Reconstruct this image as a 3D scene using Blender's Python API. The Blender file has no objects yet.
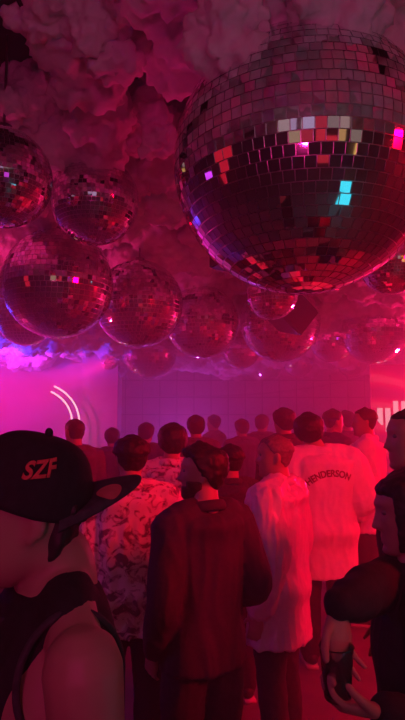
import bpy, bmesh, math, random
import numpy as np
from mathutils import Vector, Matrix, noise
from mathutils.bvhtree import BVHTree

random.seed(7)
PI = math.pi
SC = bpy.context.scene
COL = SC.collection

# ------------------------------------------------------------------ camera
F = 554.0
PITCH = math.atan(58 / F)
CAM = Vector((0, 0, 1.72))
cd = bpy.data.cameras.new('camera')
cam = bpy.data.objects.new('camera', cd)
COL.objects.link(cam)
cd.sensor_fit = 'VERTICAL'
cd.sensor_height = 36
cd.lens = 36 * F / 720
cd.clip_start = 0.05
cam.location = CAM
cam.rotation_euler = (PI / 2 + PITCH, 0, 0)
SC.camera = cam


def at(px, py, Y):
    """world point on the line of sight of a photograph pixel at distance Y from the camera plane"""
    xr, yr = (px - 202.5) / F, (360 - py) / F
    d = Vector((xr, math.cos(PITCH) - yr * math.sin(PITCH), math.sin(PITCH) + yr * math.cos(PITCH)))
    return CAM + d * (Y / d.y)


# ------------------------------------------------------------------ materials
def mat(name, col, rough=0.6, metal=0.0, var=0.12, scale=30, bump=0.0, emit=None, estr=0.0, sheen=0.0, coat=0.0):
    m = bpy.data.materials.new(name)
    m.use_nodes = True
    nt = m.node_tree
    b = nt.nodes['Principled BSDF']
    b.inputs['Roughness'].default_value = rough
    b.inputs['Metallic'].default_value = metal
    if sheen:
        b.inputs['Sheen Weight'].default_value = sheen
    if coat:
        b.inputs['Coat Weight'].default_value = coat
    tc = nt.nodes.new('ShaderNodeTexCoord')
    nz = nt.nodes.new('ShaderNodeTexNoise')
    nz.inputs['Scale'].default_value = scale
    nz.inputs['Detail'].default_value = 4
    nt.links.new(tc.outputs['Object'], nz.inputs['Vector'])
    if emit is None:
        cr = nt.nodes.new('ShaderNodeValToRGB')
        a = [max(0, c * (1 - var)) for c in col]
        d = [min(1, c * (1 + var)) for c in col]
        cr.color_ramp.elements[0].position = 0.3
        cr.color_ramp.elements[1].position = 0.7
        cr.color_ramp.elements[0].color = (*a, 1)
        cr.color_ramp.elements[1].color = (*d, 1)
        nt.links.new(nz.outputs['Fac'], cr.inputs['Fac'])
        nt.links.new(cr.outputs['Color'], b.inputs['Base Color'])
    else:
        b.inputs['Base Color'].default_value = (*col, 1)
        b.inputs['Emission Color'].default_value = (*emit, 1)
        b.inputs['Emission Strength'].default_value = estr
    if bump:
        bp = nt.nodes.new('ShaderNodeBump')
        bp.inputs['Strength'].default_value = bump
        bp.inputs['Distance'].default_value = 0.01
        nt.links.new(nz.outputs['Fac'], bp.inputs['Height'])
        nt.links.new(bp.outputs['Normal'], b.inputs['Normal'])
    return m


def mat_print(name, light, mid, dark, scale=9, lo=0.44, hi=0.56):
    """printed cloth: pale ground with dark blotches"""
    m = bpy.data.materials.new(name)
    m.use_nodes = True
    nt = m.node_tree
    b = nt.nodes['Principled BSDF']
    b.inputs['Roughness'].default_value = 0.8
    tc = nt.nodes.new('ShaderNodeTexCoord')
    nz = nt.nodes.new('ShaderNodeTexNoise')
    nz.inputs['Scale'].default_value = scale
    nz.inputs['Detail'].default_value = 3
    nz.inputs['Distortion'].default_value = 1.6
    nt.links.new(tc.outputs['Object'], nz.inputs['Vector'])
    cr = nt.nodes.new('ShaderNodeValToRGB')
    e = cr.color_ramp.elements
    e[0].position, e[0].color = lo - 0.01, (*dark, 1)
    e[1].position, e[1].color = hi, (*light, 1)
    x = e.new(lo + 0.01); x.color = (*mid, 1)
    x = e.new(hi - 0.02); x.color = (*mid, 1)
    nt.links.new(nz.outputs['Fac'], cr.inputs['Fac'])
    nt.links.new(cr.outputs['Color'], b.inputs['Base Color'])
    return m


M = {}
M['skin'] = mat('skin', (0.42, 0.25, 0.19), 0.5, var=0.08, scale=12)
M['skin_tan'] = mat('skin_tan', (0.40, 0.25, 0.18), 0.5, var=0.08, scale=12)
M['hair_dark'] = mat('hair_dark', (0.018, 0.013, 0.012), 0.55, scale=80, var=0.4)
M['hair_grey'] = mat('hair_grey', (0.20, 0.17, 0.16), 0.6, scale=80, var=0.3)
M['hair_brown'] = mat('hair_brown', (0.06, 0.035, 0.025), 0.55, scale=80, var=0.3)
M['black_cloth'] = mat('black_cloth', (0.016, 0.015, 0.018), 0.85, scale=60, var=0.3, bump=0.15)
M['charcoal_cloth'] = mat('charcoal_cloth', (0.05, 0.045, 0.055), 0.85, scale=60, var=0.3, bump=0.15)
M['grey_shirt'] = mat('grey_shirt', (0.035, 0.028, 0.045), 0.8, scale=60, var=0.15, bump=0.15)
M['white_cloth'] = mat('white_cloth', (0.82, 0.80, 0.80), 0.85, scale=40, var=0.05, bump=0.12)
M['satin'] = mat('silver_satin', (0.62, 0.60, 0.62), 0.30, scale=25, var=0.08, bump=0.1)
M['pink_cloth'] = mat('pink_cloth', (0.70, 0.42, 0.50), 0.8, scale=40, var=0.08, bump=0.12)
M['mid_cloth'] = mat('mid_cloth', (0.12, 0.10, 0.13), 0.85, scale=40, var=0.15, bump=0.12)
M['trousers'] = mat('dark_trousers', (0.03, 0.03, 0.04), 0.85, scale=60, var=0.25, bump=0.15)
M['shoe'] = mat('shoe_leather', (0.03, 0.03, 0.03), 0.5, scale=40)
M['sole'] = mat('shoe_sole', (0.5, 0.48, 0.46), 0.7, scale=40)
M['camo'] = mat_print('camouflage_print', (0.85, 0.78, 0.78), (0.55, 0.42, 0.44), (0.20, 0.12, 0.15), 15, 0.41, 0.50)
M['floral'] = mat_print('floral_print', (0.85, 0.78, 0.80), (0.60, 0.40, 0.48), (0.20, 0.12, 0.16), 14, 0.42, 0.50)
M['eye'] = mat('eye', (0.22, 0.18, 0.17), 0.25, var=0.05)
M['metal'] = mat('cord_metal', (0.35, 0.33, 0.35), 0.35, metal=0.9)
M['red_thread'] = mat('red_thread', (0.75, 0.10, 0.10), 0.7, scale=200)
M['dark_print'] = mat('dark_print', (0.26, 0.10, 0.10), 0.8)
M['sticker'] = mat('sticker', (0.55, 0.14, 0.14), 0.45)
M['floor'] = mat('polished_floor', (0.15, 0.13, 0.13), 0.35, scale=3, var=0.2)
M['wall_dark'] = mat('wall_paint_dark', (0.10, 0.09, 0.10), 0.8, scale=3, var=0.15)
M['wall_pale'] = mat('wall_paint_pale', (0.45, 0.43, 0.46), 0.8, scale=3, var=0.1)
M['ceil'] = mat('black_ceiling', (0.012, 0.010, 0.012), 0.9)
M['cotton'] = mat('cotton_wool', (0.80, 0.74, 0.77), 1.0, scale=14, var=0.10, bump=0.5)
M['speaker'] = mat('black_speaker', (0.012, 0.012, 0.013), 0.5)
M['grille'] = mat('speaker_grille', (0.03, 0.03, 0.03), 0.6, scale=200, var=0.5)
M['steel'] = mat('hanger_steel', (0.30, 0.30, 0.31), 0.35, metal=1.0)
M['core'] = mat('ball_core', (0.58, 0.54, 0.56), 0.30, metal=0.95, scale=50)
M['mirror'] = mat('mirror_glass', (0.80, 0.80, 0.82), 0.03, metal=1.0, var=0.02)


def emis(name, col, s):
    return mat(name, (0.02, 0.02, 0.02), 0.4, emit=col, estr=s)


def mat_glass(name):
    m = bpy.data.materials.new(name)
    m.use_nodes = True
    nt = m.node_tree
    out = nt.nodes['Material Output']
    nt.nodes.remove(nt.nodes['Principled BSDF'])
    tr = nt.nodes.new('ShaderNodeBsdfTransparent')
    tr.inputs['Color'].default_value = (0.86, 0.80, 0.82, 1)
    gl = nt.nodes.new('ShaderNodeBsdfGlossy')
    gl.inputs['Roughness'].default_value = 0.12
    df = nt.nodes.new('ShaderNodeBsdfTranslucent')
    df.inputs['Color'].default_value = (0.8, 0.75, 0.78, 1)
    fr = nt.nodes.new('ShaderNodeFresnel')
    fr.inputs['IOR'].default_value = 1.45
    m1 = nt.nodes.new('ShaderNodeMixShader')
    m2 = nt.nodes.new('ShaderNodeMixShader')
    m1.inputs['Fac'].default_value = 0.22
    nt.links.new(tr.outputs[0], m1.inputs[1]); nt.links.new(df.outputs[0], m1.inputs[2])
    nt.links.new(fr.outputs[0], m2.inputs['Fac'])
    nt.links.new(m1.outputs[0], m2.inputs[1]); nt.links.new(gl.outputs[0], m2.inputs[2])
    nt.links.new(m2.outputs[0], out.inputs['Surface'])
    return m


M['clear'] = mat_glass('clear_plastic')


# ------------------------------------------------------------------ mesh helpers
def link(o, parent=None):
    COL.objects.link(o)
    if parent is not None:
        o.parent = parent
    return o


def mesh_obj(name, me, m, parent=None, smooth=True):
    o = bpy.data.objects.new(name, me)
    me.materials.clear()
    me.materials.append(m)
    if smooth:
        me.polygons.foreach_set('use_smooth', [True] * len(me.polygons))
    return link(o, parent)


def bm_obj(name, bm, m, parent=None, smooth=True):
    bmesh.ops.recalc_face_normals(bm, faces=bm.faces)
    me = bpy.data.meshes.new(name)
    bm.to_mesh(me)
    bm.free()
    return mesh_obj(name, me, m, parent, smooth)


def empty(name, loc, rz=0):
    o = bpy.data.objects.new(name, None)
    o.empty_display_size = 0.1
    o.location = loc
    o.rotation_euler = (0, 0, rz)
    return link(o)


def tag(o, label, cat, group=None):
    o['label'] = label
    o['category'] = cat
    if group:
        o['group'] = group
    return o


def struct(o):
    o['kind'] = 'structure'
    return o


def box(bm, x0, x1, y0, y1, z0, z1):
    v = [bm.verts.new((x, y, z)) for z in (z0, z1) for y in (y0, y1) for x in (x0, x1)]
    for f in ((0, 1, 3, 2), (4, 6, 7, 5), (0, 4, 5, 1), (2, 3, 7, 6), (0, 2, 6, 4), (1, 5, 7, 3)):
        bm.faces.new([v[i] for i in f])


def rings_to_bm(bm, rings):
    """closed tube from a list of rings (equal counts); ends closed with a fan"""
    vr = [[bm.verts.new(p) for p in r] for r in rings]
    n = len(rings[0])
    for a, b in zip(vr, vr[1:]):
        for i in range(n):
            j = (i + 1) % n
            bm.faces.new((a[i], a[j], b[j], b[i]))
    for r, rev in ((vr[0], True), (vr[-1], False)):
        c = bm.verts.new(sum((v.co for v in r), Vector()) / n)
        for i in range(n):
            j = (i + 1) % n
            bm.faces.new((r[j], r[i], c) if rev else (r[i], r[j], c))


def catmull(pts, rads, k=5):
    P = [Vector(p) for p in pts]
    if len(P) == 2:
        P = [P[0], (P[0] + P[1]) / 2, P[1]]
        rads = [rads[0], (rads[0] + rads[1]) / 2, rads[1]]
    out, ro = [], []
    for i in range(len(P) - 1):
        p0 = P[max(i - 1, 0)]; p1 = P[i]; p2 = P[i + 1]; p3 = P[min(i + 2, len(P) - 1)]
        for s in range(k):
            t = s / k
            out.append(0.5 * ((2 * p1) + (p2 - p0) * t + (2 * p0 - 5 * p1 + 4 * p2 - p3) * t * t + (3 * p1 - p0 - 3 * p2 + p3) * t ** 3))
            ro.append(rads[i] * (1 - t) + rads[i + 1] * t)
    out.append(P[-1]); ro.append(rads[-1])
    return out, ro


def tube(bm, pts, rads, n=12, k=5, flat=1.0, ref=None, cap=True):
    pts, rads = catmull(pts, rads, k)
    rings = []
    prev = None
    for i, p in enumerate(pts):
        d = (pts[min(i + 1, len(pts) - 1)] - pts[max(i - 1, 0)]).normalized()
        if prev is None:
            u = (Vector(ref) if ref else (Vector((0, 0, 1)) if abs(d.z) < 0.8 else Vector((0, 1, 0))))
        else:
            u = prev
        u = (u - d * u.dot(d)).normalized()
        prev = u
        w = d.cross(u)
        r = rads[i]
        ring = lambda c, rr: [c + (u * math.cos(2 * PI * q / n) * flat + w * math.sin(2 * PI * q / n)) * rr for q in range(n)]
        if i == 0 and cap:
            rings += [ring(p - d * r * 0.9, r * 0.4), ring(p - d * r * 0.55, r * 0.82)]
        rings.append(ring(p, r))
        if i == len(pts) - 1 and cap:
            rings += [ring(p + d * r * 0.55, r * 0.82), ring(p + d * r * 0.9, r * 0.4)]
    rings_to_bm(bm, rings)


def ellipsoid(bm, c, r, rot=None, nu=16, nv=10):
    mt = Matrix.Translation(Vector(c)) @ (rot.to_4x4() if rot else Matrix.Identity(4)) @ Matrix.Diagonal((*r, 1))
    bmesh.ops.create_uvsphere(bm, u_segments=nu, v_segments=nv, radius=1, matrix=mt)


def loft_z(bm, secs, n=28, e=2.3):
    """horizontal cross-sections (z, cx, cy, rx, ry)"""
    rings = []
    P, _ = catmull([(s[0], s[1], s[2]) for s in secs], [0] * len(secs), 4)
    R, _ = catmull([(s[3], s[4], 0) for s in secs], [0] * len(secs), 4)
    for p, r in zip(P, R):
        ring = []
        for q in range(n):
            a = 2 * PI * q / n
            c, s = math.cos(a), math.sin(a)
            ring.append(Vector((p[1] + r[0] * math.copysign(abs(c) ** (2 / e), c), p[2] + r[1] * math.copysign(abs(s) ** (2 / e), s), p[0])))
        rings.append(ring)
    rings_to_bm(bm, rings)


def remesh(bm, voxel, smooth=4, disp=None):
    """fuse overlapping closed shells into one continuous surface"""
    if isinstance(bm, bpy.types.Mesh):
        me = bm
    else:
        bmesh.ops.recalc_face_normals(bm, faces=bm.faces)
        me = bpy.data.meshes.new('tmp')
        bm.to_mesh(me)
        bm.free()
    ob = bpy.data.objects.new('tmp', me)
    COL.objects.link(ob)
    md = ob.modifiers.new('r', 'REMESH')
    md.mode = 'VOXEL'
    md.voxel_size = voxel
    if smooth:
        s = ob.modifiers.new('s', 'SMOOTH')
        s.factor = 0.5
        s.iterations = smooth
    bpy.context.view_layer.update()
    dg = bpy.context.evaluated_depsgraph_get()
    out = bpy.data.meshes.new_from_object(ob.evaluated_get(dg))
    bpy.data.objects.remove(ob)
    bpy.data.meshes.remove(me)
    if disp:
        nr = [v.normal.copy() for v in out.vertices]
        for v, q in zip(out.vertices, nr):
            v.co += q * disp(v.co)
        out.update()
    return out


def folds(amp, seed=0.0, long=3.0, sc=9.0):
    o = Vector((seed * 3.7, seed * 1.3, seed * 2.1))

    def f(p):
        q = Vector((p.x * sc, p.y * sc, p.z * sc / long)) + o
        w = noise.noise(q + Vector((0, 0, noise.noise(q * 0.7) * 1.5)))
        ridge = 1 - abs(noise.noise(q * 1.9 + Vector((5, 1, 2)))) * 2.2
        return amp * (w * 0.9 + 0.55 * max(-0.4, ridge) - 0.1)
    return f


# ------------------------------------------------------------------ people
HZ = np.array([-.118, -.108, -.095, -.075, -.05, -.02, .01, .04, .07, .092, .108, .115, .117])
HW = np.array([.016, .034, .046, .056, .064, .071, .075, .077, .072, .057, .036, .018, .004])
HF = np.array([.070, .084, .089, .088, .089, .091, .091, .094, .086, .064, .038, .018, .004])
HB = np.array([-.045, -.02, .01, .045, .068, .085, .096, .101, .094, .074, .046, .023, .004])


def face_bump(x, z):
    g = lambda u, s: math.exp(-(u / s) ** 2)
    y = 0.0
    if z > -0.032:
        t = min(1, max(0, (.034 - z) / .062))
        h = .003 + .023 * t ** 1.2
        if z > .034:
            h *= g(z - .034, .012)
    else:
        t = 1
        h = .026 * g(z + .032, .007)
    y += h * g(x, .0085 + .006 * t)
    y += .009 * g(abs(x) - .014, .007) * g(z + .028, .009)
    y += .005 * g(z - .036, .010) * g(x, .045)
    y -= .010 * g(abs(x) - .031, .015) * g(z - .015, .012)
    y += .006 * g(abs(x) - .031, .010) * g(z - .014, .006)
    y += .0065 * g(z + .060, .0055) * g(x, .021)
    y += .0065 * g(z + .073, .0060) * g(x, .019)
    y -= .004 * g(z + .0665, .0025) * g(x, .024)
    y -= .004 * g(z + .085, .006) * g(x, .02)
    y += .007 * g(z + .102, .012) * g(x, .022)
    y += .004 * g(abs(x) - .045, .016) * g(z + .015, .018)
    return y


def head_grid(off=None, nz=58, na=60, zlo=-.118, e=2.25, ext=0.0):
    """rings of head points in head space, face towards +Y; off(a, z, p) pushes the surface outwards"""
    rings = []
    for i in range(nz):
        s = i / (nz - 1)
        z = zlo + (.117 - zlo) * (s if s < .75 else .75 + .25 * math.sin((s - .75) / .25 * PI / 2))
        w, f, b = (float(np.interp(z, HZ, T)) for T in (HW, HF, HB))
        r = []
        for q in range(na):
            a = 2 * PI * q / na
            ca, sa = math.cos(a), math.sin(a)
            x = w * math.copysign(abs(sa) ** (2 / e), sa)
            y = (f if ca > 0 else b) * math.copysign(abs(ca) ** (2 / e), ca)
            if ca > 0 and off is None:
                y += face_bump(x, z) * min(1, ca * 2.5)
            p = Vector((x, y, z))
            if off is not None:
                nrm = Vector((x / max(w, .03) ** 2, y / max(abs(f if ca > 0 else b), .03) ** 2, max(z - .02, 0) / .0095)).normalized()
                p = p + nrm * off(a, z, p)
            r.append(p)
        rings.append(r)
    return rings


def hair_off(style, thick, seed):
    def f(a, z, p):
        fr = math.cos(a)                      # 1 face, -1 back
        # hairline: lowest height the hair reaches at this side of the head
        if fr > 0.55:
            line = .076
        elif fr > 0.0:
            line = -.005 + .081 * (fr / .55) ** .7
        else:
            line = -.005 + .07 * fr
        if style == 'bob':
            line = .062 if fr > .62 else -.14
        if style == 'afro':
            line -= .01
        m = min(1, max(0, (z - line) / .014 + .5))
        n = noise.noise(p * 55 + Vector((seed, 0, 0))) * .35 + noise.noise(p * 120 + Vector((seed, 3, 0))) * .2
        t = thick * (1 + n * (.9 if style != 'afro' else .5))
        if style == 'quiff' and z > .06:
            t += .010 * max(0, fr) + .004
        if style != 'quiff':
            t *= 1 - .55 * max(0, fr)
        if style == 'short' and z < .03:
            t *= .45
        return m * t - (1 - m) * .012
    return f


def beard_off(seed):
    def f(a, z, p):
        fr = math.cos(a)
        top = -.045 if fr > .75 else -.02
        m = min(1, max(0, (top - z) / .012)) * min(1, max(0, (fr + .15) / .15))
        return m * (.0045 + .002 * noise.noise(p * 90)) - (1 - m) * .014
    return f


def hand(bm, wrist, d, nrm, side, curl=0.5, s=1.0, spread=0.12, thumb_close=0.3):
    """palm, four unequal fingers in three segments and a thumb leaving the side near the wrist"""
    d = Vector(d).normalized()
    nrm = Vector(nrm); nrm = (nrm - d * nrm.dot(d)).normalized()
    l = d.cross(nrm) * side                    # towards the thumb
    W = Vector(wrist)
    rings = []
    for t, hw, th in ((0.0, .026, .019), (.03, .034, .018), (.065, .041, .016), (.092, .040, .013)):
        c = W + d * t * s
        rings.append([c + (l * math.cos(q) * hw + nrm * math.sin(q) * th) * s for q in [2 * PI * k / 14 for k in range(14)]])
    rings_to_bm(bm, rings)
    for o, L in ((.029, .072), (.010, .081), (-.010, .076), (-.028, .060)):
        p = W + (d * .086 + l * o) * s
        fd = (d + l * o / .03 * spread).normalized()
        pts = [p - fd * .012 * s, p]
        for seg, fr in ((0, .45), (1, .31), (2, .24)):
            ang = curl * (0.55, 0.95, 0.75)[seg]
            fd = (fd * math.cos(ang) + nrm * math.sin(ang)).normalized() if True else fd
            nn = (nrm - fd * nrm.dot(fd))
            p = p + fd * L * fr * s
            pts.append(p)
        tube(bm, pts, [.0090 * s, .0092 * s, .0085 * s, .0078 * s, .0068 * s], n=9, k=3)
    p = W + (d * .022 + l * .024) * s
    td = (d * .62 + l * .72 + nrm * .25).normalized()
    pts = [p - td * .01 * s, p, p + td * .036 * s]
    td2 = (td * (1 - thumb_close) + d * thumb_close + nrm * thumb_close * .6).normalized()
    pts += [pts[-1] + td2 * .030 * s, pts[-1] + td2 * .030 * s + (td2 + nrm * .3).normalized() * .024 * s]
    tube(bm, pts, [.015 * s, .0145 * s, .0115 * s, .0105 * s, .0085 * s], n=9, k=3)


ARM_DOWN = {'L': ((-.235, -.015, 1.14), (-.245, .06, .89)), 'R': ((.235, -.015, 1.14), (.245, .06, .89))}
TORSO = [(.80, 0, .0, .10, .085), (.86, 0, .0, .155, .105), (.93, 0, -.005, .172, .118), (1.02, 0, 0, .150, .100),
         (1.12, 0, .0, .146, .098), (1.26, 0, .005, .168, .116), (1.36, 0, .0, .172, .108), (1.43, 0, -.008, .140, .085),
         (1.475, 0, -.012, .085, .068), (1.51, 0, -.012, .062, .062)]


def person(name, label, loc, heading, H=1.75, skin='skin', yaw=0, pitch=0, roll=0, arms=None, hands=None, top=None, bottom='trousers',
           hair=None, beard=False, voxel=.010, wide=1.0, shoulders=.185, lean=0.0, fwd=.012, neck=1.0, hz=1.633, smooth=3, seed=1, eyes=False, group=None):
    """a standing figure facing local +Y, turned by HEADING degrees about z (0 = back to the camera, 90 = facing the picture's left side)"""
    s = H / 1.75
    A = dict(ARM_DOWN)
    if arms:
        A.update(arms)
    Hd = hands or {}
    bm = bmesh.new()
    loft_z(bm, [(z, cx, cy, rx * wide, ry * wide) for z, cx, cy, rx, ry in TORSO])
    hx = lean
    HM = Matrix.Translation((hx, fwd, hz)) @ Matrix.Rotation(math.radians(yaw), 4, 'Z') @ Matrix.Rotation(math.radians(pitch), 4, 'X') @ Matrix.Rotation(math.radians(roll), 4, 'Y')
    tube(bm, [(0, -.02, 1.44), (hx * .4, -.014, 1.52), HM @ Vector((0, -.012, -.04))], [.066 * neck, .058 * neck, .056 * neck], n=16)
    for i in (-1, 1):
        tube(bm, [(i * .03, -.02, 1.49), (i * .10, -.015, 1.455), (i * .155, -.008, 1.425)], [.045, .045, .045], n=12)
    rings_to_bm(bm, [[HM @ p for p in r] for r in head_grid()])
    for i in (-1, 1):
        rot = (HM.to_3x3() @ Matrix.Rotation(math.radians(i * 28), 3, 'Z') @ Matrix.Rotation(math.radians(-8), 3, 'X'))
        ellipsoid(bm, HM @ Vector((i * .078, -.012, .004)), (.011, .019, .033), rot)
        ellipsoid(bm, HM @ Vector((i * .076, -.006, -.022)), (.007, .010, .014), rot)
    for k, i in (('L', -1), ('R', 1)):
        el, wr = (Vector(v) for v in A[k])
        sh = Vector((i * shoulders, -.005, 1.415))
        tube(bm, [sh, sh.lerp(el, .45), el, el.lerp(wr, .35), wr], [.060, .053, .042, .043, .028], n=14)
        h = Hd.get(k, {})
        hd = h.get('d', (wr - el).normalized())
        hn = h.get('n', Vector((-i, 0.25, 0)))
        hand(bm, wr + Vector(hd).normalized() * .012, hd, hn, h.get('side', i if abs(Vector(hd).normalized().z) > -1 else i), h.get('curl', .42), 1.0, h.get('spread', .1), h.get('thumb', .45))
        tube(bm, [(i * .088, 0, .90), (i * .098, .012, .68), (i * .10, .012, .48), (i * .105, -.012, .30), (i * .105, -.012, .08)],
             [.092, .080, .056, .056, .038], n=16)
        tube(bm, [(i * .107, -.03, .055), (i * .112, .06, .045), (i * .12, .15, .03)], [.036, .036, .026], n=12)
    me = remesh(bm, voxel, smooth)
    root = mesh_obj(name, me, M[skin])
    root.location = (loc[0], loc[1], 0)
    root.rotation_euler = (0, 0, math.radians(heading))
    root.scale = (s, s, s)
    tag(root, label, 'person', group)

    # ---- clothes
    t = top or {}
    lo, hem = t.get('loose', .02), t.get('hem', .92)
    kind = t.get('kind', 'long')
    bm = bmesh.new()
    secs = [(z, cx, cy, rx * wide + lo, ry * wide + lo * .9) for z, cx, cy, rx, ry in TORSO if z > hem + .03 and z < 1.46]
    if kind != 'tank':
        secs = [(z, cx, cy, max(rx, .160 * wide + lo), max(ry, .106 + lo * .9)) for z, cx, cy, rx, ry in secs]
    f = secs[0]
    secs = [(hem, 0, 0, max(f[3], .172 + lo * 1.15) if hem < 1.0 else f[3], max(f[4], .118 + lo))] + secs
    if kind == 'tank':
        secs = [(z, cx, cy, rx * (.80 if z > 1.2 else 1), ry * 1.06) for z, cx, cy, rx, ry in secs if z < 1.40]
        secs += [(1.40, 0, -.004, .145, .112), (1.445, 0, -.010, .125, .094), (1.478, 0, -.014, .098, .076)]
    else:
        secs += [(1.475, 0, -.012, .098, .078)]
    loft_z(bm, secs, n=36)
    if kind == 'tank':
        for i in (-1, 1):
            tube(bm, [(i * .06, -.018, 1.472), (i * .09, -.012, 1.458), (i * .122, -.008, 1.445)], [.050, .050, .044], n=14)
    if kind != 'tank':
        for k, i in (('L', -1), ('R', 1)):
            el, wr = (Vector(v) for v in A[k])
            sh = Vector((i * shoulders, -.005, 1.415))
            tube(bm, [(i * .05, -.016, 1.472), (i * .11, -.012, 1.458), sh], [.046 + lo * .6, .052 + lo * .6, .060 + lo * .8], n=14)
            if kind == 'long':
                tube(bm, [sh, sh.lerp(el, .45), el, el.lerp(wr, .45), el.lerp(wr, .93)], [.061 + lo, .057 + lo, .052 + lo, .048 + lo, .034 + lo * .8], n=16)
            else:
                e2 = sh.lerp(el, t.get('sleeve', .75))
                tube(bm, [sh, sh.lerp(e2, .5), e2], [.061 + lo, .060 + lo * 1.2, .060 + lo * 1.5], n=16)
    me = remesh(bm, max(voxel, .009), 3, folds(t.get('fold', .010), seed, t.get('long', 3.0), t.get('sc', 9.0)))
    shirt = mesh_obj(t.get('name', 'shirt'), me, M[t.get('mat', 'mid_cloth')], root)
    if kind != 'tank':
        bm = bmesh.new()
        pts = [(.080 * math.sin(a), -.014 + .074 * math.cos(a), 1.490 + .018 * -math.cos(a)) for a in [2 * PI * q / 20 for q in range(21)]]
        tube(bm, pts, [.013] * 21, n=10, k=2, flat=1.9, cap=False)
        c = bm_obj('collar', bm, M[t.get('collar', t.get('mat', 'mid_cloth'))], root)
    bm = bmesh.new()
    loft_z(bm, [(.80, 0, 0, .130, .100), (.88, 0, 0, .163, .112), (.95, 0, -.005, .176, .120), (.99, 0, 0, .165, .112)], n=32)
    for i in (-1, 1):
        tube(bm, [(i * .090, 0, .86), (i * .100, .012, .68), (i * .102, .012, .48), (i * .107, -.010, .28), (i * .108, -.008, .075)],
             [.104, .096, .078, .074, .066], n=18)
    me = remesh(bm, max(voxel, .011), 3, folds(.007, seed + 9, 1.2, 9))
    mesh_obj('trousers', me, M[bottom], root)
    for i in (-1, 1):
        bm = bmesh.new()
        tube(bm, [(i * .107, -.045, .060), (i * .110, .02, .062), (i * .114, .09, .048), (i * .12, .165, .040)], [.046, .050, .044, .034], n=14)
        sh = mesh_obj('shoe', remesh(bm, .010, 2), M['shoe'], root)
        bm = bmesh.new()
        ring = [(-.040, -.09), (.040, -.09), (.044, -.02), (.044, .06), (.052, .13), (.040, .19), (0, .21), (-.034, .19), (-.044, .12), (-.038, .03), (-.040, -.04)]
        ring = [(i * .112 + i * x + i * .004 * (y > .05), y) for x, y in ring]
        rings_to_bm(bm, [[Vector((x, y, z)) for x, y in ring] for z in (.0, .022)])
        bm_obj('sole', bm, M['sole'], sh)
    # ---- hair
    if hair:
        style, thick, hm = hair
        bm = bmesh.new()
        rings = head_grid(hair_off(style, thick, seed * 5.3), nz=46, na=56, zlo=-.10)
        rings_to_bm(bm, [[HM @ p for p in r] for r in rings])
        if style == 'bob':
            tube(bm, [HM @ Vector((0, -.07, .03)), HM @ Vector((0, -.085, -.06)), HM @ Vector((0, -.09, -.16))], [.075, .075, .05], n=18)
            for i in (-1, 1):
                tube(bm, [HM @ Vector((i * .06, -.01, .05)), HM @ Vector((i * .082, -.01, -.05)), HM @ Vector((i * .075, -.02, -.15))], [.04, .035, .025], n=14)
        mesh_obj('hair', remesh(bm, .007, 1, lambda p: .004 * noise.noise(p * 60)), M[hm], root)
    if beard:
        bm = bmesh.new()
        rings_to_bm(bm, [[HM @ p for p in r] for r in head_grid(beard_off(seed), nz=46, na=56)])
        bm_obj('beard', bm, M['hair_brown'], root)
    if eyes:
        for i in (-1, 1):
            bm = bmesh.new()
            ellipsoid(bm, HM @ Vector((i * .031, .0765, .014)), (.012, .011, .009), HM.to_3x3())
            bm_obj('eye', bm, M['eye'], root)
    root['_hm'] = 0
    del root['_hm']
    return root, HM, shirt


def decal_text(name, txt, size, me_target, m, parent, place, squash=1.0):
    """flat lettering bent onto a surface: place(u, v) -> (ray origin, ray direction) in the target's space"""
    cu = bpy.data.curves.new('t', 'FONT')
    cu.body = txt
    cu.size = size
    cu.align_x = 'CENTER'
    cu.align_y = 'CENTER'
    cu.offset = size * .03
    ob = bpy.data.objects.new('t', cu)
    COL.objects.link(ob)
    bpy.context.view_layer.update()
    me = bpy.data.meshes.new_from_object(ob.evaluated_get(bpy.context.evaluated_depsgraph_get()))
    bpy.data.objects.remove(ob)
    bm = bmesh.new()
    bm.from_mesh(me)
    bmesh.ops.triangulate(bm, faces=bm.faces)
    bmesh.ops.subdivide_edges(bm, edges=[e for e in bm.edges if e.calc_length() > size * .15], cuts=2)
    bv = BVHTree.FromPolygons([v.co.copy() for v in me_target.vertices], [tuple(p.vertices) for p in me_target.polygons])
    for v in bm.verts:
        o, d = place(v.co.x * squash, v.co.y)
        h = bv.ray_cast(o, d)
        v.co = (h[0] - d * .004) if h[0] is not None else o
    ex = bmesh.ops.extrude_face_region(bm, geom=list(bm.faces))
    o, d = place(0, 0)
    for v in [g for g in ex['geom'] if isinstance(g, bmesh.types.BMVert)]:
        v.co += d * .003
    return bm_obj(name, bm, m, parent, smooth=False)


def to_local(root, p):
    """world point -> a person's own 1.75 m frame"""
    a = root[1]
    v = Vector(p) - Vector((root[0][0], root[0][1], 0))
    return Matrix.Rotation(-math.radians(a), 3, 'Z') @ v / root[2]


# --- man in a cap, side on, close to the camera
CAPMAN = at(15, 470, 1.0)
p1, hm1, sh1 = person('person', 'man in black sleeveless top and a black cap turned backwards, facing sideways', (CAPMAN.x + .064, CAPMAN.y), 118, H=1.695, skin='skin', yaw=0, fwd=.052, pitch=4, neck=1.12, hz=1.600, smooth=7,
    arms={'L': ((-.225, -.03, 1.13), (-.22, .10, .90))}, top=dict(kind='tank', name='tank_top', mat='black_cloth', loose=.016, hem=.90, fold=.006),
    bottom='trousers', voxel=.006, seed=3, eyes=True, shoulders=.212)
# hair at the nape, under the cap
bm = bmesh.new()


def nape(a, z, p):
    fr = math.cos(a)
    m = min(1, max(0, (.05 - z) / .02)) * min(1, max(0, (-fr - .38) / .2)) * min(1, max(0, (z + .10) / .02))
    return m * (.020 + .012 * noise.noise(p * 60)) - (1 - m) * .013


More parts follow.
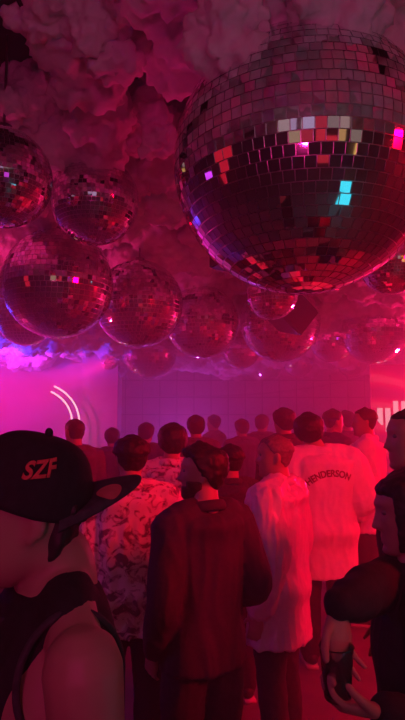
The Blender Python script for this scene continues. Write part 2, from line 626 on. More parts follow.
rings_to_bm(bm, [[hm1 @ p for p in r] for r in head_grid(nape, nz=50, na=60)])
mesh_obj('hair', remesh(bm, .006, 1), M['hair_dark'], p1)
# cap: crown, button, brim at the back, sticker, embroidery
CM = hm1 @ Matrix.Rotation(math.radians(10), 4, 'X') @ Matrix.Rotation(math.radians(-9), 4, 'Y') @ Matrix.Translation((0, 0, .012))
bm = bmesh.new()
rings = []
for i in range(22):
    s_ = i / 21
    z = .012 + .128 * math.sin(s_ * PI / 2)
    k = math.cos(s_ * PI / 2) ** .62
    rings.append([CM @ Vector((max(.003, .089 * k) * math.sin(a), -.004 + max(.003, .113 * k) * math.cos(a) , z + .010 * k * max(0, math.cos(a)) * (1 - s_)))
                  for a in [2 * PI * q / 56 for q in range(56)]])
rings_to_bm(bm, rings)
cap = bm_obj('cap', bm, M['black_cloth'], p1)
bm = bmesh.new()
ellipsoid(bm, CM @ Vector((0, -.004, .144)), (.0075, .0075, .010))
bm_obj('button', bm, M['black_cloth'], cap)
bm = bmesh.new()
top_, bot_ = [], []
NX, NY = 22, 10
for j in range(NY + 1):
    for i in range(NX + 1):
        a = -1 + 2 * i / NX
        x = .084 * a
        yin = .000 - .106 * math.sqrt(max(0, 1 - (x / .093) ** 2))
        out = .088 * (1 - abs(a) ** 3.0) + .004
        y = yin - out * j / NY
        z = .056 - 5.5 * x * x + (yin - y) * .75 - .020 * (j / NY) ** 2
        top_.append(CM @ Vector((x, y, z)))
        bot_.append(CM @ Vector((x, y, z - .004)))
vt = [bm.verts.new(p) for p in top_]
vb = [bm.verts.new(p) for p in bot_]
W_ = NX + 1
for j in range(NY):
    for i in range(NX):
        a, b, c, d = j * W_ + i, j * W_ + i + 1, (j + 1) * W_ + i + 1, (j + 1) * W_ + i
        bm.faces.new((vt[a], vt[b], vt[c], vt[d]))
        bm.faces.new((vb[d], vb[c], vb[b], vb[a]))
edge = [i for i in range(W_)] + [j * W_ + NX for j in range(1, NY + 1)] + [NY * W_ + i for i in range(NX - 1, -1, -1)] + [j * W_ for j in range(NY - 1, 0, -1)]
for a, b in zip(edge, edge[1:] + edge[:1]):
    bm.faces.new((vt[b], vt[a], vb[a], vb[b]))
brim = bm_obj('brim', bm, M['charcoal_cloth'], cap)
# round sticker lying on the brim
me_b = brim.data
bv = BVHTree.FromPolygons([v.co.copy() for v in me_b.vertices], [tuple(p.vertices) for p in me_b.polygons])
CI = CM.inverted()
bm = bmesh.new()
up = (CM.to_3x3() @ Vector((0, 0, 1))).normalized()
ring = []
SX, SY, SR = -.040, -.131, .021   # on the side towards the camera
for q in range(25):
    a = 2 * PI * q / 24
    r = 0 if q == 24 else SR
    o = CM @ Vector((SX + r * math.cos(a), SY + r * math.sin(a), .2))
    h = bv.ray_cast(o, -up)
    ring.append(bm.verts.new((h[0] if h[0] is not None else CM @ Vector((SX, SY, .03))) + up * .0045))
for q in range(24):
    bm.faces.new((ring[q], ring[(q + 1) % 24], ring[24]))
bm_obj('sticker', bm, M['sticker'], brim)
me_c = cap.data


def cap_place(u, v):
    # on the side of the crown towards the camera, forward of the middle
    a = math.radians(-84) - u / .10
    dirv = Vector((-math.sin(-a), math.cos(a), 0))
    o = CM @ (Vector((dirv.x * .3, dirv.y * .3, .092 + v + u * .25)))
    d = (CM.to_3x3() @ -dirv).normalized()
    return o, d


decal_text('embroidery', 'SZF', .040, me_c, M['red_thread'], cap, cap_place)
# cord round the neck
bm = bmesh.new()
pts = [(.076 * math.sin(a), .006 + .084 * math.cos(a), 1.487 - .050 * (math.cos(a) * .5 + .5)) for a in [2 * PI * q / 24 for q in range(25)]]
tube(bm, pts, [.0065] * 25, n=8, k=2, cap=False)
bm_obj('necklace', bm, M['charcoal_cloth'], p1)
bm = bmesh.new()
for i in (-1,):
    pts = [(i * (.140 + .012 * abs(math.sin(a))), -.005 + .082 * math.sin(a), 1.375 + .098 * math.cos(a)) for a in [2 * PI * q / 24 for q in range(25)]]
    tube(bm, pts, [.006] * 25, n=8, k=2, cap=False)
bm_obj('armhole_binding', bm, M['charcoal_cloth'], sh1)

# --- man in the middle
person('person', 'bearded man with short dark quiff in a loose grey button shirt, back turned, profile lit', (at(204, 500, 2.3).x, 2.3), 34, H=1.60, yaw=54, pitch=2,
       arms={'L': ((-.215, -.03, 1.13), (-.20, .08, .90)), 'R': ((.265, -.04, 1.13), (.20, .16, 1.03))},
       top=dict(mat='grey_shirt', loose=.022, hem=.83, fold=.013, long=3.5), hair=('quiff', .020, 'hair_dark'), beard=True, voxel=.007, seed=5, eyes=True, wide=.95, shoulders=.172)

# --- woman in black with a cup
W3 = (at(414, 505, 1.5).x, 1.5)
K3 = (W3, 78, 1.575 / 1.75)
el3, wr3 = to_local(K3, at(371, 588, 1.40)), to_local(K3, at(337, 606, 1.27))
el3b, wr3b = to_local(K3, at(440, 735, 1.30)), to_local(K3, at(384, 712, 1.24))
R3 = Matrix.Rotation(-math.radians(78), 3, 'Z')
hd3 = R3 @ Vector((.05, -.02, -1))
hn3 = R3 @ Vector((.45, -.75, -.05))
hd3b = R3 @ Vector((-1, .05, .12))
hn3b = R3 @ Vector((.1, .45, .9))
p3, hm3, sh3 = person('person', 'dark-haired person in loose black top reaching out a hand over a clear cup', W3, 78, H=1.575, yaw=6, pitch=-6,
    arms={'L': (el3b, wr3b), 'R': (el3, wr3)},
    hands={'R': dict(d=hd3, n=hn3, side=1, curl=.42, spread=.5, thumb=.3), 'L': dict(d=hd3b, n=hn3b, side=-1, curl=.95, spread=.35, thumb=.5)},
    top=dict(name='jacket', mat='black_cloth', loose=.012, hem=.80, fold=.008), hair=('bob', .022, 'hair_dark'), voxel=.0045, seed=8, eyes=True)
# pale top showing at the open front of the jacket
# --- the cup
bm = bmesh.new()
cc = at(337, 672, 1.25)
prof = [(.0, .0), (.026, .0), (.028, .004), (.036, .105), (.038, .108), (.0365, .110), (.0345, .106), (.0265, .008), (.0, .007)]
vr = []
for r, z in prof:
    if r == 0:
        vr.append([bm.verts.new((0, 0, z))])
    else:
        vr.append([bm.verts.new((r * math.cos(2 * PI * q / 32), r * math.sin(2 * PI * q / 32), z)) for q in range(32)])
for a, b in zip(vr, vr[1:]):
    for q in range(32):
        j = (q + 1) % 32
        if len(a) == 1:
            bm.faces.new((a[0], b[j], b[q]))
        elif len(b) == 1:
            bm.faces.new((a[q], a[j], b[0]))
        else:
            bm.faces.new((a[q], a[j], b[j], b[q]))
cup = bm_obj('plastic_cup', bm, M['clear'])
cup.location = cc - Vector((0, 0, .055))
tag(cup, 'clear plastic cup held at the rim by the person in black', 'cup')

# --- tall man in profile behind her
person('person', 'short-haired man in dark clothes, profile seen just past the person in black', (at(416, 440, 2.15).x, 2.15), 88, H=1.755, yaw=2,
       top=dict(mat='black_cloth', loose=.03, hem=.85), hair=('short', .014, 'hair_dark'), voxel=.007, seed=11, eyes=True)

# --- camouflage shirt
person('person', 'dark-haired person from behind in a pale camouflage-print shirt', (at(131, 455, 2.85).x, 2.85), 8, H=1.62, yaw=14,
       top=dict(mat='camo', loose=.032, hem=.74, fold=.012), hair=('short', .024, 'hair_dark'), voxel=.010, seed=13, wide=1.05)
person('person', 'person in a pink floral-print shirt behind the camouflage shirt', (at(172, 450, 3.7).x, 3.7), -12, H=1.67, yaw=20,
       top=dict(mat='floral', loose=.03, hem=.85, fold=.010), hair=('afro', .028, 'hair_dark'), voxel=.011, seed=14)
# --- satin jacket
person('person', 'grey-haired man in a shiny silver satin jacket, face in profile', (at(277, 460, 2.95).x, 2.95), 62, H=1.625, yaw=22,
       arms={'L': ((-.235, -.04, 1.14), (-.24, .02, .86))},
       top=dict(name='satin_jacket', mat='satin', loose=.044, hem=.66, fold=.019, long=4.5, sc=15), hair=('short', .010, 'hair_grey'), beard=False, voxel=.008, seed=16, eyes=True)
# --- jersey with lettering
p9, hm9, sh9 = person('person', 'broad dark-haired person from behind in an oversized white jersey with arched dark lettering', (at(321, 440, 4.1).x, 4.1), 2, H=1.735, yaw=-6, lean=-.085, roll=-8,
    arms={'L': ((-.275, -.01, 1.15), (-.26, .14, .98)), 'R': ((.285, -.01, 1.15), (.26, .14, .98))},
    top=dict(name='jersey', mat='white_cloth', kind='short', sleeve=.95, loose=.060, hem=.62, fold=.012), hair=('afro', .036, 'hair_dark'), voxel=.009, seed=19, wide=1.12, shoulders=.205)


def jersey_place(u, v):
    # the name runs round an arc across the shoulder blades
    R_ = .27
    a = u / R_
    a -= .12
    x = (R_ + v) * math.sin(a) + .035
    z = 1.345 - R_ + (R_ + v) * math.cos(a)
    return Vector((x, -.6, z)), Vector((0, 1, 0))


decal_text('lettering', 'HENDERSON', .066, sh9.data, M['dark_print'], sh9, jersey_place, .86)
# --- right-hand pale-shirted person
person('person', 'tall person in a pale loose shirt beyond the white jersey, facing sideways', (at(366, 430, 4.9).x, 4.9), 70, H=1.80, yaw=8,
       top=dict(mat='white_cloth', loose=.045, hem=.75, fold=.012), hair=('short', .016, 'hair_brown'), voxel=.010, seed=22)
# --- dark top between the middle man and the satin jacket
person('person', 'short person in a dark top between the grey shirt and the satin jacket', (at(231, 452, 3.5).x, 3.6), 15, H=1.54, yaw=25,
       top=dict(mat='charcoal_cloth', loose=.03, hem=.8), hair=('short', .022, 'hair_dark'), voxel=.011, seed=24)
# --- second row
person('person', 'dark-clothed person whose head shows just beside the jersey wearer, facing away from the arch', (at(333, 425, 5.9).x, 5.9), -72, H=1.80,
       top=dict(mat='charcoal_cloth', loose=.03), hair=('short', .024, 'hair_dark'), voxel=.012, seed=25)
person('person', 'curly-haired person in dark clothes behind the satin jacket wearer', (at(284, 422, 5.3).x, 5.3), 30, H=1.80,
       top=dict(mat='charcoal_cloth', loose=.03), hair=('afro', .030, 'hair_dark'), voxel=.012, seed=26)
person('person', 'bald person with head silhouetted against the glowing arch', (at(75, 435, 4.7).x, 4.7), 40, H=1.71,
       top=dict(mat='mid_cloth', loose=.03), hair=('short', .006, 'hair_brown'), voxel=.012, seed=27)
b1, _, _ = person('person', 'hazy person with tousled hair beyond the floral shirt', (at(196, 428, 5.8).x, 5.8), 10, H=1.74,
       top=dict(mat='mid_cloth', loose=.03), hair=('afro', .020, 'hair_dark'), voxel=.012, seed=28)


def dup_person(src, label, loc, heading, H):
    c = src.copy(); COL.objects.link(c)
    c.location = (loc.x, loc.y, 0)
    c.rotation_euler = (0, 0, math.radians(heading))
    c.scale = (H / 1.75,) * 3
    c['label'] = label
    for ch in list(src.children):
        d = ch.copy(); COL.objects.link(d); d.parent = c
        for g in list(ch.children):
            e = g.copy(); COL.objects.link(e); e.parent = d
    return c


FAR = [(242, 434, 7.2, 25, 1.70, 'faint figure in the haze over the head of the dark-top person'),
       (262, 428, 7.6, -30, 1.76, 'faint figure in the haze just beside the curly-haired person'),
       (214, 430, 8.4, 60, 1.76, 'faint figure in the haze just past the tousled hair'),
       (146, 442, 6.2, -15, 1.66, 'faint figure in purple haze over the camouflage shirt'),
       (346, 424, 6.6, 45, 1.80, 'faint red-lit figure between the two dark heads and the pale shirt'),
       (112, 446, 6.4, 15, 1.60, 'faint figure in purple haze by the pale pillar')]
for px, py, Y, h, H, lb in FAR:
    dup_person(b1, lb, at(px, py, Y), h, H)

# ------------------------------------------------------------------ the room
X0, X1, Y0, Y1, ZC = -5.2, 5.2, -4.5, 13.0, 3.9


def slab(name, b, m, smooth=False):
    bm = bmesh.new()
    box(bm, *b)
    return struct(bm_obj(name, bm, m, smooth=smooth))


slab('floor', (X0, X1, Y0, Y1, -.1, 0), M['floor'])
slab('ceiling', (X0, X1, Y0, Y1, ZC, ZC + .1), M['ceil'])
slab('wall_left', (X0 - .1, X0, Y0, Y1, 0, ZC), M['wall_dark'])
slab('wall_right', (X1, X1 + .1, Y0, Y1, 0, ZC), M['wall_dark'])
wb = slab('wall_back', (X0, X1, Y1, Y1 + .1, 0, ZC), M['wall_pale'])
wr_ = slab('wall_rear', (X0, X1, Y0 - .1, Y0, 0, ZC), M['wall_dark'])
# panel joints of the back wall
bm = bmesh.new()
for i in range(26):
    x = X0 + .4 * i + .2
    box(bm, x - .012, x + .012, Y1 - .02, Y1, 0, ZC - .3)
for k in range(9):
    box(bm, X0, X1, Y1 - .02, Y1, .4 * k + .2 - .012, .4 * k + .2 + .012)
bm_obj('panel_joint', bm, M['wall_dark'], wb, smooth=False)
# pale pillar beside the arch
a, b = at(81, 430, 9.6), at(117, 430, 9.6)
slab('wall_stage', (X0, a.x, 10.3, 10.4, 0, ZC), M['wall_pale'])
slab('pillar', (a.x, b.x, 9.6, 10.1, 0, ZC), M['wall_pale'])

# glowing arch
arch = empty('neon_arch', (at(31, 430, 9.3).x, 9.3, 0))
for R_, dz in ((.80, 0), (.68, -.0)):
    bm = bmesh.new()
    zc = 1.64
    pts = [(R_ * math.cos(t), 0, zc + R_ * .86 * math.sin(t)) for t in [math.radians(62 - 62 * q / 10) for q in range(11)]]
    pts += [(R_, 0, 1.2), (R_, 0, .6), (R_, 0, .02)]
    tube(bm, pts, [.015] * len(pts), n=8, k=3)
    bm_obj('neon_tube', bm, emis('neon_pink_white', (1.0, .55, .62), 2.2), arch)
bm = bmesh.new()
box(bm, .60, .92, -.12, .12, 0, .03)
bm_obj('base', bm, M['speaker'], arch, smooth=False)
tag(arch, 'glowing pink double-tube arch at the magenta-lit end of the room', 'neon light')

# LED screen with equaliser bars
scx = at(372, 400, 8.6).x
scr = empty('led_screen', (scx, 8.6, 0))
tag(scr, 'large red LED screen with pale bars on the far wall', 'screen')


def screen_mat():
    m = bpy.data.materials.new('screen_image')
    m.use_nodes = True
    nt = m.node_tree
    b = nt.nodes['Principled BSDF']
    b.inputs['Base Color'].default_value = (.02, .0, .0, 1)
    tc = nt.nodes.new('ShaderNodeTexCoord')
    wv = nt.nodes.new('ShaderNodeTexWave')
    wv.inputs['Scale'].default_value = .9
    wv.inputs['Distortion'].default_value = 6
    wv.inputs['Detail'].default_value = 1
    wv.inputs['Detail Scale'].default_value = .6
    wv.bands_direction = 'Z'
    nt.links.new(tc.outputs['Object'], wv.inputs['Vector'])
    cr = nt.nodes.new('ShaderNodeValToRGB')
    e = cr.color_ramp.elements
    e[0].color = (.30, .0, .02, 1); e[1].color = (.62, .002, .02, 1)
    e[0].position = .1; e[1].position = .75
    x = e.new(.95); x.color = (.75, .03, .06, 1)
    nt.links.new(wv.outputs['Fac'], cr.inputs['Fac'])
    nt.links.new(cr.outputs['Color'], b.inputs['Emission Color'])
    b.inputs['Emission Strength'].default_value = .8
    return m


bm = bmesh.new()
box(bm, 0, 2.0, 0, .08, .9, 2.55)
bm_obj('display', bm, screen_mat(), scr, smooth=False)
bm = bmesh.new()
box(bm, .4, .5, .08, .2, 0, 2.4)
box(bm, 1.5, 1.6, .08, .2, 0, 2.4)
box(bm, .2, 1.8, .02, .4, 0, .04)
bm_obj('stand', bm, M['speaker'], scr, smooth=False)
barm = emis('screen_bar', (1.0, .62, .68), .75)
for x0, x1, y0, y1, taper in ((377, 383, 408, 425, 1), (385, 391, 408, 432, -1), (393, 398.5, 401, 418, 0), (401, 406, 401, 418, 0), (409, 414, 408, 428, 0)):
    a, b = at(x0, y0, 8.6), at(x1, y1, 8.6)
    bm = bmesh.new()
    w = b.x - a.x
    h = a.z - b.z
    pts = [(a.x, a.z), (b.x, a.z), (b.x, b.z + h * .25), (b.x - (w * .7 if taper < 0 else 0), b.z), (a.x + (w * .7 if taper > 0 else 0), b.z), (a.x, b.z + h * .25)]
    rings_to_bm(bm, [[Vector((x - scx, y, z)) for x, z in pts] for y in (-.012, .0)])
    bm_obj('bar', bm, barm, scr, smooth=False)

# ------------------------------------------------------------------ cotton clouds under the ceiling
def fluff(amp, sc):
    def f(p):
        q = p * sc
        v = 0
        for k, w in ((1, 1.0), (2.1, .55), (4.3, .30)):
            v += w * (abs(noise.noise(q * k)) * 2 - .45)
        return amp * v
    return f


def cloud_mesh(balls, voxel, amp, sc, smooth=2):
    tb = bmesh.new()
    bmesh.ops.create_icosphere(tb, subdivisions=2, radius=1)
    tv = np.array([v.co[:] for v in tb.verts])
    tf = np.array([[v.index for v in f.verts] for f in tb.faces])
    tb.free()
    V = np.concatenate([tv * (r, r, r * .85) + np.array(c[:]) for c, r in balls])
    Q = np.concatenate([tf + i * len(tv) for i in range(len(balls))])
    me = bpy.data.meshes.new('tmp')
    me.from_pydata(V.tolist(), [], Q.tolist())
    return remesh(me, voxel, smooth, fluff(amp, sc))


rng = random.Random(11)
HOLES = [(at(160, 45, 2.9), .30), (at(20, 12, 2.6), .30), (at(195, 30, 2.8), .16), (at(35, 110, 3.4), .12), (at(120, 110, 3.5), .14)]
balls = []
y = Y0 + .3
while y < Y1 - .2:
    step = .34 if y < 4 else .42
    x = X0 + .25
    while x < X1 - .2:
        px, py = x + rng.uniform(-.14, .14), y + rng.uniform(-.14, .14)
        r = rng.uniform(.17, .30)
        big = noise.noise(Vector((px * .9, py * .9, 3.3)))
        zz = 3.70 - .22 * (big + .3) - rng.uniform(0, .14) - .60 * min(1, max(0, (py - 5.0) / 3.5))
        if not any(abs(px - h.x) < w and abs(py - h.y) < w * 1.2 for h, w in HOLES):
            balls.append((Vector((px, py, zz)), r))
            for _ in range(7 if -1 < y < 8 else 3):
                aa, el_ = rng.uniform(0, 2 * PI), rng.uniform(-1.3, .1)
                rr = r * rng.uniform(.28, .56)
                balls.append((Vector((px, py, zz)) + Vector((math.cos(aa) * math.cos(el_), math.sin(aa) * math.cos(el_), math.sin(el_) * .85)) * r * .9, rr))
        x += step
    y += step
cl = mesh_obj('cotton_clouds', cloud_mesh(balls, .031, .036, 12, 1), M['cotton'])
cl['kind'] = 'stuff'
tag(cl, 'mass of pink-lit cotton wool clouds covering the ceiling', 'clouds')


def clump(px, py, Y, R_, label, seed, n=34, sq=(1.3, 1, .7)):
    rg = random.Random(seed)
    c = at(px, py, Y)
    bl = [(Vector((0, 0, 0)), R_ * .62), (Vector((0, 0, ZC - c.z - .2)), .08)]
    tz = ZC - c.z
    k = 0
    while k * .12 < tz:
        bl.append((Vector((rg.uniform(-.04, .04), rg.uniform(-.04, .04), k * .12)), .10)); k += 1
    for _ in range(n):
        v = Vector((rg.gauss(0, 1), rg.gauss(0, 1), rg.gauss(0, 1))).normalized()
        bl.append((Vector((v.x * sq[0], v.y * sq[1], v.z * sq[2])) * R_ * rg.uniform(.5, .8), R_ * rg.uniform(.18, .40)))
    bl = [(q, r) for q, r in bl if q.z + r * .85 < tz - .012]
    o = mesh_obj('cotton_cloud', cloud_mesh(bl, .017, .024, 17, 1), M['cotton'])
    o.location = c
    tag(o, label, 'cloud', 'cotton cloud clumps hanging lowest')


clump(95, 22, 2.25, .27, 'big rounded cotton cloud clump in the ceiling corner opposite the largest mirror ball', 1, sq=(1.7, 1, .6))
clump(112, 58, 2.3, .12, 'small round cotton cloud puff hanging just under the big corner clump', 2, 10)
clump(232, 38, 1.85, .19, 'cotton cloud clump drooping in front of the top of the largest mirror ball', 3, sq=(1.0, .8, 1.0))
clump(318, 14, 1.80, .20, 'broad cotton cloud clump hiding the crown of the largest mirror ball', 8, sq=(1.6, .8, .7))
clump(30, 100, 3.1, .26, 'cotton cloud clump hanging over the teal-spotted mirror ball', 4, sq=(1.5, 1, .7))
clump(130, 120, 3.3, .25, 'cotton cloud clump over the half-buried mirror ball', 5, sq=(1.2, 1, .9))
clump(155, 140, 3.0, .13, 'small cotton cloud puff beside the rim of the largest mirror ball', 6, 10)
clump(385, 45, 2.6, .24, 'cotton cloud clump hanging at the outer side of the largest mirror ball', 7)

# ------------------------------------------------------------------ mirror balls
def ball_meshes(R_, rows, seed, jit=.5):
    rg = random.Random(seed)
    th = PI * R_ / rows
    bm = bmesh.new()
    for k in range(rows):
        l0, l1 = -PI / 2 + PI * k / rows, -PI / 2 + PI * (k + 1) / rows
        lm = (l0 + l1) / 2
        n = max(4, round(2 * PI * math.cos(lm) * R_ / th))
        ph = rg.uniform(0, 6)
        g = .045
        for q in range(n):
            a0, a1 = ph + 2 * PI * (q + g) / n, ph + 2 * PI * (q + 1 - g) / n
            b0, b1 = l0 + (l1 - l0) * g, l1 - (l1 - l0) * g
            P = [Vector((math.cos(a) * math.cos(l), math.sin(a) * math.cos(l), math.sin(l))) * R_ for a, l in ((a0, b0), (a1, b0), (a1, b1), (a0, b1))]
            c = sum(P, Vector()) / 4
            ax = Vector((rg.gauss(0, 1), rg.gauss(0, 1), rg.gauss(0, 1))).normalized()
            ro = Matrix.Rotation(math.radians(rg.gauss(0, jit)), 3, ax)
            P = [c + ro @ (p - c) for p in P]
            I = [p * (1 - .018) for p in P]
            v = [bm.verts.new(p) for p in P]
            w = [bm.verts.new(p) for p in I]
            bm.faces.new(v)
            for i in range(4):
                j = (i + 1) % 4
                bm.faces.new((w[i], w[j], v[j], v[i]))
    tiles = bpy.data.meshes.new('mirror_tiles')
    bm.to_mesh(tiles); bm.free()
    tiles.materials.append(M['mirror'])
    bm = bmesh.new()
    bmesh.ops.create_uvsphere(bm, u_segments=64, v_segments=40, radius=R_ * .988)
    core = bpy.data.meshes.new('core_sphere')
    bm.to_mesh(core); bm.free()
    core.materials.append(M['core'])
    core.polygons.foreach_set('use_smooth', [True] * len(core.polygons))
    return tiles, core


BM = {'big': ball_meshes(1.0, 42, 1), 'mid': ball_meshes(1.0, 34, 2), 'small': ball_meshes(1.0, 24, 3, 1.6)}


def mirror_ball(px, py, rpx, kind, label, hz, spin=0, tilt=0):
    """hung so that its centre is HZ above the floor on the line of sight of (px, py)"""
    d = at(px, py, 1.0) - CAM
    c = CAM + d * ((hz - CAM.z) / d.z)
    R_ = rpx / F * (c - CAM).length * .985
    root = empty('mirror_ball', c)
    for nm, me in zip(('mirror_tiles', 'core'), BM[kind]):
        o = link(bpy.data.objects.new(nm, me), root)
        o.scale = (R_,) * 3
        o.rotation_euler = (math.radians(tilt), 0, math.radians(spin))
    bm = bmesh.new()
    tube(bm, [(0, 0, R_ * .985), (0, 0, R_ + .03)], [.05, .045], n=16, cap=False)
    bm_obj('top_cap', bm, M['steel'], root)
    bm = bmesh.new()
    tube(bm, [(0, 0, R_ + .02), (0, 0, (ZC - c.z + R_) / 2), (0, 0, ZC - c.z)], [.008] * 3, n=8, cap=False)
    bm_obj('hanging_rod', bm, M['steel'], root)
    tag(root, label, 'disco ball', 'mirror balls hung under the clouds')
    return root


mirror_ball(302, 166, 121, 'big', 'largest mirror ball, huge and low over the crowd, with a cyan glint', 2.74, 10)
mirror_ball(58, 284, 53, 'mid', 'large mirror ball with a row of white glints over the cap wearer', 2.80, 40)
mirror_ball(139, 304, 44, 'mid', 'mirror ball with a teal glint just beside the white-glinting ball', 2.80, 75)
mirror_ball(2, 178, 45, 'mid', 'mirror ball cut by the frame with a bright teal and a yellow tile', 3.05, 20)
mirror_ball(95, 201, 42, 'mid', 'mirror ball half buried in the clouds with one teal tile', 3.16, 55)
mirror_ball(202, 322, 37, 'mid', 'red-rimmed mirror ball above the head of the grey-shirted man', 2.80, 5)
mirror_ball(150, 352, 27, 'small', 'small mirror ball with a bluish side, lowest of the near cluster', 2.72, 35)
mirror_ball(26, 318, 27, 'small', 'mirror ball under the large white-glinting one, against blue clouds', 2.84, 12)
mirror_ball(280, 322, 40, 'mid', 'broad dim mirror ball under the dark hanging speaker', 2.87, 62)
mirror_ball(272, 294, 26, 'small', 'mirror ball with red glints in front of the dark hanging speaker', 2.85, 18)
mirror_ball(241, 350, 19, 'small', 'small mirror ball with violet glints beside the red-rimmed ball', 2.72, 80)
mirror_ball(392, 262, 31, 'mid', 'dark mirror ball tucked under the largest ball', 2.85, 33)
mirror_ball(374, 332, 31, 'small', 'mirror ball over the red LED screen', 2.82, 44)
mirror_ball(332, 340, 22, 'small', 'small mirror ball between the broad dim ball and the screen ball', 2.82, 68)
mirror_ball(298, 362, 15, 'small', 'tiny distant mirror ball with orange glints under the broad dim ball', 2.76, 5)
mirror_ball(268, 366, 14, 'small', 'tiny distant mirror ball in haze near the back wall', 2.76, 25)
mirror_ball(112, 362, 19, 'small', 'hazy mirror ball near the top of the pale pillar', 2.72, 51)
mirror_ball(352, 362, 15, 'small', 'tiny distant mirror ball at the top corner of the screen', 2.78, 9)

# dark loudspeakers hung between the balls
def hung_speaker(px, py, Y, rot, label, s=.5):
    c = at(px, py, Y)
    sp = empty('loudspeaker', c)
    bm = bmesh.new()
    w, d, h = .5 * s, .45 * s, .8 * s
    bot = [(-w, -d), (w, -d), (w * .7, d), (-w * .7, d)]
    rings_to_bm(bm, [[Vector((x, y, z)) for x, y in bot] for z in (0, h)])
    bmesh.ops.bevel(bm, geom=[e for e in bm.edges if e.calc_length() > .12], offset=.012, segments=2, affect='EDGES')
    body = bm_obj('cabinet', bm, M['speaker'], sp, smooth=False)
    bm = bmesh.new()
    box(bm, -w * .9, w * .9, -d - .012, -d + .002, h * .06, h * .94)
    g = bm_obj('grille', bm, M['grille'], sp, smooth=False)
    bm = bmesh.new()
    tube(bm, [(0, 0, h * .9), (0, 0, (ZC - c.z) * .7), (0, 0, ZC - c.z)], [.012] * 3, n=8, cap=False)
    bm_obj('hanging_pole', bm, M['steel'], sp)
    for o in (body, g):
        o.rotation_euler = rot
    tag(sp, label, 'speaker', 'loudspeakers hung from the ceiling')


hung_speaker(279, 323, 5.8, (math.radians(10), math.radians(38), math.radians(28)), 'black loudspeaker hung behind a small mirror ball, one corner down', .42)
hung_speaker(230, 267, 3.9, (0, 0, math.radians(35)), 'black loudspeaker peeking out beside the underside of the largest mirror ball', .28)

# unseen glowing panels added behind the camera to give the mirror tiles glints
def glow_panel(name, c, size, col, s, parent, face):
    bm = bmesh.new()
    w, h = size
    box(bm, -w / 2, w / 2, -.02, .02, -h / 2, h / 2)
    o = bm_obj(name, bm, emis(name + '_glow', col, s), parent, smooth=False)
    o.location = c
    o.rotation_euler = face
    return o


truss = bpy.data.objects['wall_rear']
for x, w, h, col, st in ((-1.55, .22, .22, (1, .45, .04), 1.1), (-1.15, .34, .30, (.85, .66, .62), .8), (-.72, .36, .30, (.80, .62, .90), .9), (-.28, .34, .30, (.95, .80, .85), 1.0),
                         (.15, .38, .34, (.80, .66, .95), 1.0), (.62, .30, .34, (.9, .05, .10), .8), (1.05, .30, .30, (.60, .48, .42), .7), (1.50, .40, .34, (.80, .60, .50), .8),
                         (2.05, .36, .30, (.62, .50, .42), .7), (2.75, .26, .24, (1, .50, .03), 1.1), (3.2, .5, .4, (1, .02, .06), .9)):
    glow_panel('lamp_panel', (x, -1.25, 3.0), (w * 1.1, .46), (col[0], col[1] * .8, col[2] * .95), st * .5, wr_, (math.radians(12), 0, 0))
for x, w, h, col, st in ((-.5, .40, .34, (.75, .45, .30), .6), (.10, .34, .34, (.6, .03, .06), .8), (.75, .5, .34, (.9, .03, .06), .8), (1.45, .36, .34, (.8, .42, .16), .8), (2.3, .4, .34, (.5, .34, .30), .6)):
    glow_panel('lamp_panel', (x, -1.25, 2.5), (w, h * .9), col, st * .7, wr_, (math.radians(6), 0, 0))
bm = bmesh.new()
box(bm, -5.2, 5.2, -1.32, -1.27, 3.35, 3.40)
for x in (-4, -2, 0, 2, 4):
    box(bm, x - .02, x + .02, -1.31, -1.28, 3.38, ZC)
bm_obj('lighting_bar', bm, M['speaker'], wr_, smooth=False)
bm = bmesh.new()
box(bm, -2.6, 2.8, -4.4, -3.8, 0, 1.1)
box(bm, -2.7, 2.9, -4.45, -3.7, 1.1, 1.16)
bm_obj('bar_counter', bm, M['wall_dark'], wr_, smooth=False)
glow_panel('added_panel', (1.7, -4.44, 2.2), (1.1, .5), (1, .03, .06), .6, wr_, (0, 0, 0))  # coloured panels here are added only as sources for the balls' reflections
glow_panel('added_panel', (3.3, -4.44, .6), (.5, .6), (.8, .06, .9), .9, wr_, (0, 0, 0))
glow_panel('added_panel', (4.1, -4.44, 1.3), (.45, .45), (1, .55, .15), .9, wr_, (0, 0, 0))
glow_panel('added_panel', (.9, -3.78, .62), (.7, .5), (.9, .03, .06), .5, wr_, (0, 0, 0))
glow_panel('added_panel', (-5.17, .55, 2.2), (1.3, 1.7), (1, .015, .05), .55, wr_, (0, 0, math.radians(90)))  # added glowing panel standing in for a red-lit side wall
# unseen glowing table added beside the camera for the balls' cyan glints
tb = empty('added_glow_table', (1.27, .74, 0))
bm = bmesh.new()
loft_z(bm, [(.965, 0, 0, .27, .27), (.975, 0, 0, .28, .28), (.99, 0, 0, .28, .28)], n=32, e=2)
bm_obj('table_top', bm, emis('cyan_glow', (.04, .75, .95), 1.3), tb)
bm = bmesh.new()
tube(bm, [(0, 0, .02), (0, 0, .5), (0, 0, .965)], [.03, .03, .03], n=14, cap=False)
bm_obj('leg', bm, M['steel'], tb)
bm = bmesh.new()
loft_z(bm, [(0, 0, 0, .22, .22), (.012, 0, 0, .22, .22), (.024, 0, 0, .05, .05)], n=32, e=2)
bm_obj('base', bm, M['steel'], tb)
tag(tb, 'cyan-glowing high table added out of view, mirrored in the largest ball', 'table', 'cyan-glowing tables added out of view')
t2 = tb.copy(); COL.objects.link(t2)  # second unseen table, added for a teal glint on another ball
t2.location = (1.74, -.03, 0)
t2['label'] = 'second cyan-glowing high table added out of view, behind the other one'
for ch in list(tb.children):
    c_ = ch.copy(); COL.objects.link(c_); c_.parent = t2

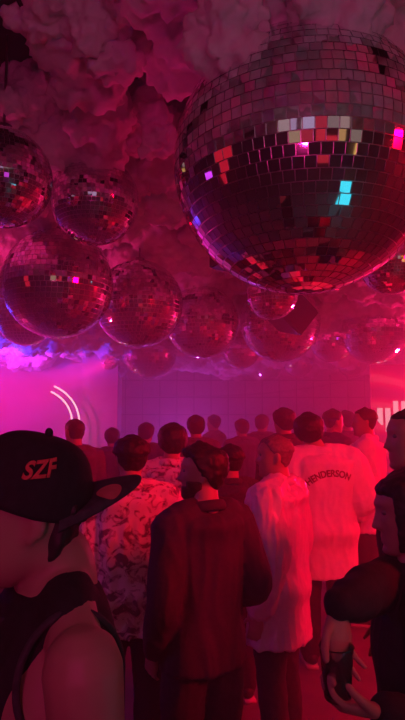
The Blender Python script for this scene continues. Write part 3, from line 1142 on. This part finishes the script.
# ------------------------------------------------------------------ light
def spot(name, loc, target, col, e, ang=60, blend=.5, r=.08):
    l = bpy.data.lights.new(name, 'SPOT')
    l.color = col; l.energy = e
    l.spot_size = math.radians(ang); l.spot_blend = blend; l.shadow_soft_size = r
    o = bpy.data.objects.new(name, l)
    o.location = loc
    o.rotation_euler = (Vector(target) - Vector(loc)).to_track_quat('-Z', 'Y').to_euler()
    return link(o)


def point(name, loc, col, e, r=.1):
    l = bpy.data.lights.new(name, 'POINT')
    l.color = col; l.energy = e; l.shadow_soft_size = r
    o = bpy.data.objects.new(name, l)
    o.location = loc
    return link(o)


spot('red_stage_light', (2.7, .9, 2.75), (.25, 3.5, 1.0), (1, .0, .025), 620, 66, .35, .35)
spot('red_wash_light', (4.6, 5.0, 2.6), (1.0, 4.7, .6), (1, .0, .025), 800, 74, .8)
spot('magenta_stage_light', (-3.6, 7.6, 2.4), (-3.0, 10.3, 1.7), (1, .01, .34), 560, 100, .7)
spot('pink_beam_light', at(118, 358, 8.2), at(-30, 420, 6.8), (1, .01, .18), 700, 26, .4)
spot('blue_stage_light', (-4.8, 7.2, 1.9), (-3.4, 8.6, 3.3), (.03, .035, 1), 1900, 64, .6)
spot('violet_stage_light', (-.4, 12.6, .8), (-.3, 9.0, 2.2), (.40, .05, .62), 420, 110, .8)
spot('red_uplight', (3.9, 7.8, 1.6), (.8, 5.8, 3.5), (1, .01, .13), 560, 110, .8)
spot('pink_uplight', (-2.4, 5.0, 1.7), (-.5, 4.2, 3.5), (1, .02, .20), 110, 110, .8)
spot('violet_side_light', (-2.6, 2.2, 2.2), (.2, 2.6, 1.2), (.45, .03, .6), 26, 60, .7, .3)
spot('cloud_fill', (-.3, -1.9, 1.9), (-.1, 3.2, 3.5), (1, .02, .30), 55, 85, .6)  # unseen spot added behind the camera to brighten the near clouds
point('fill_point', (-.3, -1.8, 2.3), (1, .02, .34), 4, .3)  # dim fill added out of view for the near figures

w = bpy.data.worlds.new('club')
SC.world = w
w.use_nodes = True
nt = w.node_tree
nt.nodes['Background'].inputs['Color'].default_value = (0, 0, 0, 1)
vs = nt.nodes.new('ShaderNodeVolumeScatter')
# the haze thickens towards the stage end of the room
geo = nt.nodes.new('ShaderNodeNewGeometry')
sep = nt.nodes.new('ShaderNodeSeparateXYZ')
nt.links.new(geo.outputs['Position'], sep.inputs[0])
mr = nt.nodes.new('ShaderNodeMapRange')
mr.interpolation_type = 'SMOOTHSTEP'
for k_, v_ in zip(('From Min', 'From Max', 'To Min', 'To Max'), (1.5, 9.0, .024, .16)):
    mr.inputs[k_].default_value = v_
nt.links.new(sep.outputs['Y'], mr.inputs['Value'])
nt.links.new(mr.outputs['Result'], vs.inputs['Density'])
w.cycles.volume_step_size = .6
SC.cycles.volume_max_steps = 128
vs.inputs['Anisotropy'].default_value = .25
vs.inputs['Color'].default_value = (.95, .95, .95, 1)
nt.links.new(vs.outputs[0], nt.nodes['World Output'].inputs['Volume'])

SC.view_settings.view_transform = 'Standard'
SC.view_settings.look = 'None'
SC.view_settings.gamma = 1
SC.view_settings.exposure = 0
SC.cycles.use_denoising = True
SC.cycles.volume_bounces = 1
SC.cycles.max_bounces = 8
SC.cycles.sample_clamp_indirect = 4
